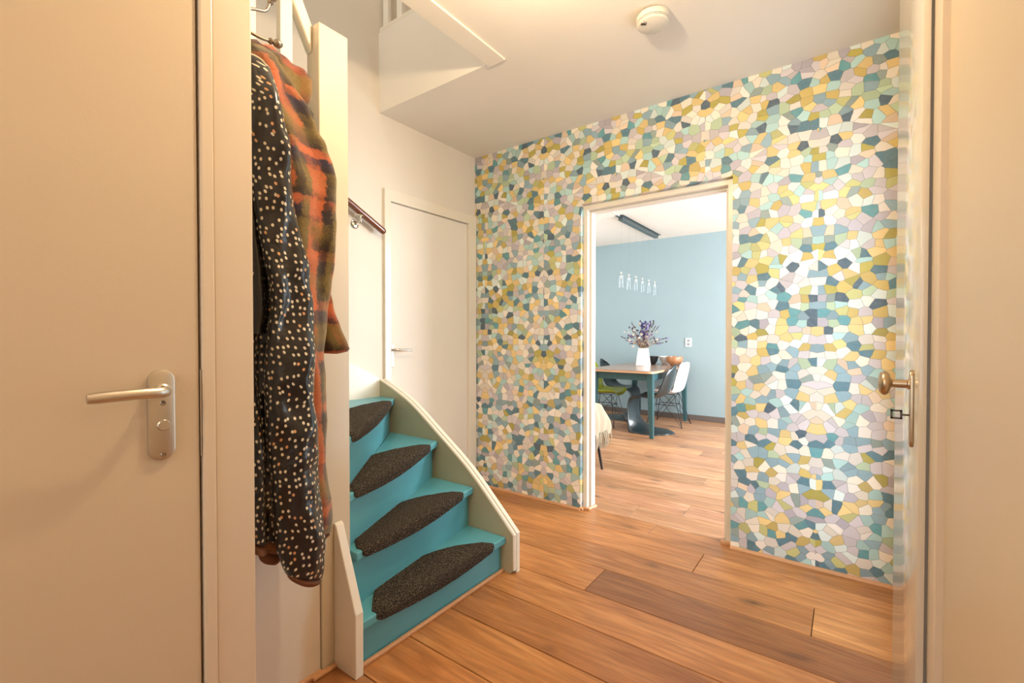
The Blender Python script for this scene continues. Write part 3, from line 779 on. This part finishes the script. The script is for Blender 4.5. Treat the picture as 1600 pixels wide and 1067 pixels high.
for sx in (-1, 1):
    for sy in (-1, 1):
        cx, cy = sx*(hx-.075), (-hy+.125 if sy < 0 else hy-.075)
        bm = bmesh.new(); r = bmesh.ops.create_cube(bm, size=1)
        for v in r['verts']:
            s = .036 if v.co.z > 0 else .022
            v.co = Vector((cx+(1 if v.co.x > 0 else -1)*s+(0 if v.co.z > 0 else sx*.022), cy+(1 if v.co.y > 0 else -1)*s+(0 if v.co.z > 0 else sy*.012), (TZ-.028) if v.co.z > 0 else 0))
        obj('leg', bevel_all(bm, .004), M['table_teal'], tb)

# shell chair on a wire base (forward = +x)
def wire_chair(name, loc, rotz, shellmat, lab):
    t = empty(name, loc, rotz); tag(t, lab, 'chair', 'dining chairs round the table')
    prof = _old([(.225, .405), (.205, .432), (.12, .432), (0, .425), (-.10, .43), (-.17, .465), (-.205, .54), (-.23, .64), (-.255, .75), (-.27, .835)], 30)
    wid = [(0, .17), (.05, .205), (.2, .235), (.4, .24), (.55, .232), (.65, .215), (.8, .21), (.9, .185), (.96, .14), (1, .07)]
    bm = bmesh.new(); g = []; NW = 16
    for i, p in enumerate(prof):
        s = i/29; w_ = lerp_table(wid, s); row = []
        for k in range(NW+1):
            q = -1+2*k/NW; lift = abs(q)**3*(.05 if s < .5 else .02); fwd = abs(q)**2.5*(.0 if s < .35 else .07*min(1, (s-.35)*3))
            row.append(bm.verts.new((p.x+fwd, q*w_, p.y+lift*(1 if s < .6 else .2))))
        g.append(row)
    for i in range(29):
        for k in range(NW): bm.faces.new((g[i][k], g[i+1][k], g[i+1][k+1], g[i][k+1]))
    o = obj('shell', bm, shellmat, t, True); so = o.modifiers.new('thick', 'SOLIDIFY'); so.thickness = .009; so.offset = 0
    bm = bmesh.new(); rr = .0042
    tops = [(.13, .10), (.13, -.10), (-.11, .10), (-.11, -.10)]; feet = [(.22, .22), (.22, -.22), (-.24, .21), (-.24, -.21)]
    mid = []
    for (a, b), (c_, d_) in zip(tops, feet):
        tube(bm, [(a, b, .415), (c_, d_, .008)], rr, 6)
    # crossing braces and ring
    for i, j in ((0, 1), (1, 3), (3, 2), (2, 0)):
        m1 = Vector((*feet[i], .0))*.45+Vector((*tops[i], .415))*.55; m2 = Vector((*feet[j], .0))*.45+Vector((*tops[j], .415))*.55
        c_ = (Vector((*tops[i], 0))+Vector((*tops[j], 0)))/2*.7; c_.z = .30
        tube(bm, [(tops[i][0], tops[i][1], .415), (tops[j][0], tops[j][1], .415)], rr, 6)
        lo = Vector((*feet[i], .008)); hi = Vector((*tops[j], .415)); md = lo.lerp(hi, .62); tube(bm, [lo*.999, md, hi], rr*.8, 6)
        lo = Vector((*feet[j], .008)); hi = Vector((*tops[i], .415)); tube(bm, [lo*.999, hi], rr*.8, 6)
    ring = [(.12, .12, .27), (.12, -.12, .27), (-.12, -.12, .27), (-.12, .12, .27), (.12, .12, .27)]
    for a, b in zip(ring, ring[1:]): tube(bm, [a, b], rr, 6)
    obj('wire_base', bm, M['black_wire'], t)
    for (c_, d_) in feet:
        bm = bmesh.new(); lathe(bm, [(0, 0), (.008, 0), (.007, .016), (0, .018)], (c_, d_, 0), n=10); obj('foot', bm, M['black'], t)
    return t
wire_chair('shell_chair', (-2.62, 5.72, 0), R(0), M['green'], 'olive green shell chair on a black wire base, left of the table')
wire_chair('shell_chair', (-1.93, 6.20, 0), R(180), M['white_plastic'], 'white shell chair on a black wire base, right of the table')

def s_chair(loc, rotz, lab):
    t = empty('cantilever_chair', loc, rotz); tag(t, lab, 'chair', 'dining chairs round the table')
    pr = _old([(-.285, .845), (-.265, .76), (-.235, .64), (-.195, .53), (-.14, .465), (-.06, .43), (.04, .425), (.13, .44), (.19, .44), (.236, .41), (.250, .35), (.235, .26), (.19, .17), (.12, .10), (.03, .05), (-.08, .025), (-.19, .012), (-.27, .006)], 64)
    ed = _old([(-.24, .80), (-.21, .74), (-.18, .64), (-.14, .54), (-.10, .485), (-.04, .455), (.04, .45), (.12, .455), (.18, .45), (.225, .41), (.248, .34), (.248, .22), (.240, .10), (.215, .012), (.12, .006), (.0, .006), (-.12, .006), (-.22, .006)], 64)
    wid = [(0, .06), (.03, .13), (.07, .17), (.15, .195), (.28, .215), (.4, .225), (.5, .21), (.58, .185), (.66, .20), (.78, .235), (.88, .25), (.94, .22), (.98, .13), (1, .05)]
    bm = bmesh.new(); g = []; NW = 20; N_ = 64
    for i in range(N_):
        s = i/(N_-1); w_ = lerp_table(wid, s); row = []
        for k in range(NW+1):
            q = -1+2*k/NW; f = abs(q)**2.4
            row.append(bm.verts.new((pr[i].x*(1-f)+ed[i].x*f, q*w_, pr[i].y*(1-f)+ed[i].y*f)))
        g.append(row)
    for i in range(N_-1):
        for k in range(NW): bm.faces.new((g[i][k], g[i+1][k], g[i+1][k+1], g[i][k+1]))
    o = obj('shell', bm, M['panton'], t, True); so = o.modifiers.new('thick', 'SOLIDIFY'); so.thickness = .012; so.offset = 0
    return t
s_chair((-1.93, 5.60, 0), R(180), 'dark one-piece S-shaped plastic chair nearest, right side of the table')
s_chair((-2.66, 6.28, 0), R(0), 'dark one-piece S-shaped plastic chair at the far left of the table')

# vase with dried flowers, bowls
vx, vy = -2.215, 6.04
va = obj('vase', lathe(bmesh.new(), [(0, 0), (.094, 0), (.099, .004), (.085, .11), (.066, .232), (.063, .236), (.060, .232), (.078, .11), (.088, .012), (0, .012)], n=40), M['ceramic'], None, True, (vx, vy, TZ))
tag(va, 'tapered white ceramic vase on the dining table', 'vase')
bq = empty('dried_bouquet', (vx, vy, TZ+.02)); tag(bq, 'dried lavender and grasses spreading from the white vase', 'flowers')
rg = random.Random(5)
bst, bd, bv, bl, bp = (bmesh.new() for _ in range(5))
def blob(bm_, c_, r, st=1.4):
    m_ = Matrix.Translation(c_) @ Matrix.Diagonal((r, r, r*st, 1)); bmesh.ops.create_icosphere(bm_, subdivisions=1, radius=1, matrix=m_)
for i in range(95):
    a = rg.uniform(0, 2*PI); sp = rg.uniform(.02, .26) if i < 80 else rg.uniform(.24, .34); h_ = rg.uniform(.34, .62)-sp*.5
    e = Vector((math.cos(a)*sp, math.sin(a)*sp, .03+h_+(.0))); e.z = max(e.z, .27)
    p0 = Vector((rg.uniform(-.03, .03), rg.uniform(-.03, .03), .02)); p1 = Vector((e.x*.16, e.y*.16, .22)); p2 = p1.lerp(e, .55)+Vector((0, 0, .03))
    tube(bst, [p0, p1, p2, e], [.0018, .0018, .0014, .001], 4)
    ty = rg.random(); dirv = (e-p2).normalized()
    if sp < .10 and ty < .55:
        for q in range(5): blob(bv, e-dirv*q*.016+Vector((rg.uniform(-.02, .02), rg.uniform(-.02, .02), rg.uniform(-.01, .01))), rg.uniform(.008, .016), 1)
    elif ty < .45:
        for q in range(7): blob(bd, e-dirv*q*.012+Vector((rg.uniform(-.003, .003),)*3), .0058, 1.5)
    elif ty < .6:
        for q in range(6): blob(bl, e-dirv*q*.011, .006, 1.2)
    elif ty < .85: blob(bp, e-Vector((0, 0, rg.uniform(0, .12))), rg.uniform(.012, .022), .8)
    else: blob(bd, e, .013, 1.2)
for k in range(9):
    a = R(40*k); blob(bp if k % 2 else bd, Vector((math.cos(a)*.06, math.sin(a)*.06, .25+.02*(k % 3))), .018, 1)
for nm, b_, mm in (('stems', bst, 'stem'), ('seed_heads', bd, 'bud_dark'), ('violet_blooms', bv, 'bud_violet'), ('lavender_spikes', bl, 'bud_lilac'), ('pale_blooms', bp, 'bud_pale')):
    o = obj(nm, b_, M[mm], bq); o['kind'] = 'stuff'
def bowl(name, loc, r, h_, mm, lab):
    o = obj(name, lathe(bmesh.new(), [(0, 0), (r*.45, 0), (r*.5, .004), (r*.8, h_*.45), (r, h_), (r-.006, h_), (r*.76, h_*.5), (r*.4, .012), (0, .012)], n=36), M[mm], None, True, loc); tag(o, lab, 'bowl', 'bowls behind the vase'); return o
bowl('bowl', (-2.20, 6.33, TZ), .095, .115, 'black', 'black bowl half hidden behind the white vase')
bowl('bowl', (-2.055, 6.50, TZ), .10, .11, 'ceramic', 'white bowl between the black bowl and the wooden bowl')
wb = bmesh.new(); n_ = 48; prof = [(0, 0), (.045, 0), (.085, .035), (.105, .075), (.100, .115), (.094, .112), (.096, .075), (.07, .03), (0, .012)]
lathe(wb, prof, n=n_)
for v in wb.verts:
    a = math.atan2(v.co.y, v.co.x); k_ = 1+.06*abs(math.sin(a*4)); v.co.x *= k_; v.co.y *= k_
    if v.co.z > .1: v.co.z += .018*abs(math.sin(a*4+.5))-.008
o = obj('bowl', wb, M['bowl_wood'], None, True, (-1.89, 6.34, TZ)); tag(o, 'brown wooden bowl with a wavy petal rim on the table', 'bowl', 'bowls behind the vase')

# socket on the blue wall
so_ = empty('wall_socket', (-1.805, BY, 1.09)); tag(so_, 'white double power socket on the blue wall', 'socket')
obj('cover_plate', bevel_all(box(-.043, .043, -.012, 0, -.062, .062), .004), M['white_plastic'], so_)
for z in (-.026, .026):
    bm = bmesh.new(); lathe(bm, [(.021, 0), (.021, .002), (0, .002)], (0, -.0115, z), (0, -1, 0), 20)
    obj('outlet', bm, mat('socket_recess', (.30, .32, .34), .5), so_)

# pendant lamp: ceiling bar, wires and six glass cylinders
pn = empty('pendant_lamp', (-2.17, 5.78, H)); tag(pn, 'long pendant lamp with a dark ceiling bar and six clear glasses on wires', 'lamp')
bm = bmesh.new(); bx(bm, -.028, .028, -.63, .63, -.052, -.004, .003); obj('ceiling_bar', bm, M['bar'], pn)
bm = bmesh.new(); bx(bm, -.05, .05, -.68, .68, -.006, 0, .002); obj('backing_plate', bm, M['bar'], pn)
for i in range(6):
    y = -.60+i*.235
    bm = bmesh.new(); tube(bm, [(0, y, -.05), (0, y, -.66)], .0004, 4); obj('wire', bm, M['bar'], pn)
    bm = bmesh.new(); lathe(bm, [(0, 0), (.006, 0), (.009, -.008), (.009, -.03), (0, -.032)], (0, y, -.655), n=14); so2 = obj('lamp_holder', bm, M['chrome'], pn, True)
    bm = bmesh.new(); lathe(bm, [(.012, 0), (.024, -.006), (.027, -.02), (.027, -.13), (.034, -.16), (.031, -.16), (.024, -.13), (.024, -.02), (.02, -.009), (.010, -.003)], (0, y, -.68), n=22)
    obj('glass_shade', bm, M['glass'], pn, True)
    bm = bmesh.new(); lathe(bm, [(0, 0), (.007, -.005), (.008, -.03), (.005, -.045), (0, -.047)], (0, y, -.69), n=12); obj('bulb', bm, M['ceramic'], pn, True)
cv = obj('ceiling_cable', tube(bmesh.new(), [(-2.16, 4.5, H-.006), (-2.15, 4.75, H-.006), (-2.17, 5.12, H-.006)], .005, 6), M['white_plastic']); tag(cv, 'thin white cable running along the ceiling to the pendant bar', 'cable')

# bench with fringed throw just inside the dining room
bn = empty('bench', (-2.06, 3.60, 0)); tag(bn, 'dark bench with tapered black legs half hidden by the left door jamb', 'bench')
obj('seat', bevel_all(box(-.33, .28, -.20, .22, .40, .46), .01), M['black'], bn)
for sx in (-1, 1):
    for sy in (-1, 1):
        bm = bmesh.new(); tube(bm, [(sx*.25-.02*(sx < 0), sy*.13, .41), (sx*.31, sy*.16-.0, 0)], [.018, .010], 10); obj('leg', bm, M['black'], bn, True)
obj('cushion', bevel_all(box(-.32, .24, -.18, .20, .46, .54), .03, 4), M['throw'], bn, True)
th = empty('throw_blanket', (-2.06, 3.60, 0)); tag(th, 'cream fringed wool throw draped over the dark bench', 'blanket')
bm = bmesh.new(); g = []
for i in range(26):
    s = i/25; row = []
    for k in range(24):
        q = k/23*2-1
        if s < .45: x = -.32+s/.45*.60; z = .575+.05*math.sin(s*6+q*2)+.03*noise.noise(Vector((x*6, q*3, 1)))
        else:
            d_ = (s-.45)/.55; x = .28+.07*math.sin(min(1, d_*1.4)*PI/2)+.014*math.sin(q*11+d_*4); z = .60-d_*.27+.02*math.sin(q*5)
        y = q*(.23)+.01*math.sin(s*9)
        row.append(bm.verts.new((x, y, z+.008*noise.noise(Vector((x*14, y*14, z*9))))))
    g.append(row)
for i in range(25):
    for k in range(23): bm.faces.new((g[i][k], g[i+1][k], g[i+1][k+1], g[i][k+1]))
o = obj('blanket', bm, M['throw'], th, True); so = o.modifiers.new('thick', 'SOLIDIFY'); so.thickness = .02
bm = bmesh.new(); rg = random.Random(3)
for k in range(46):
    y = -.23+.46*k/45; x = .345+rg.uniform(-.008, .016)
    tube(bm, [(x, y, .35), (x+rg.uniform(0, .02), y+rg.uniform(-.006, .006), .28), (x+rg.uniform(-.015, .012), y+rg.uniform(-.01, .01), .22+rg.uniform(-.02, .02))], [.007, .006, .0035], 5)
o = obj('fringe', bm, M['throw'], th, True); o['kind'] = 'stuff'
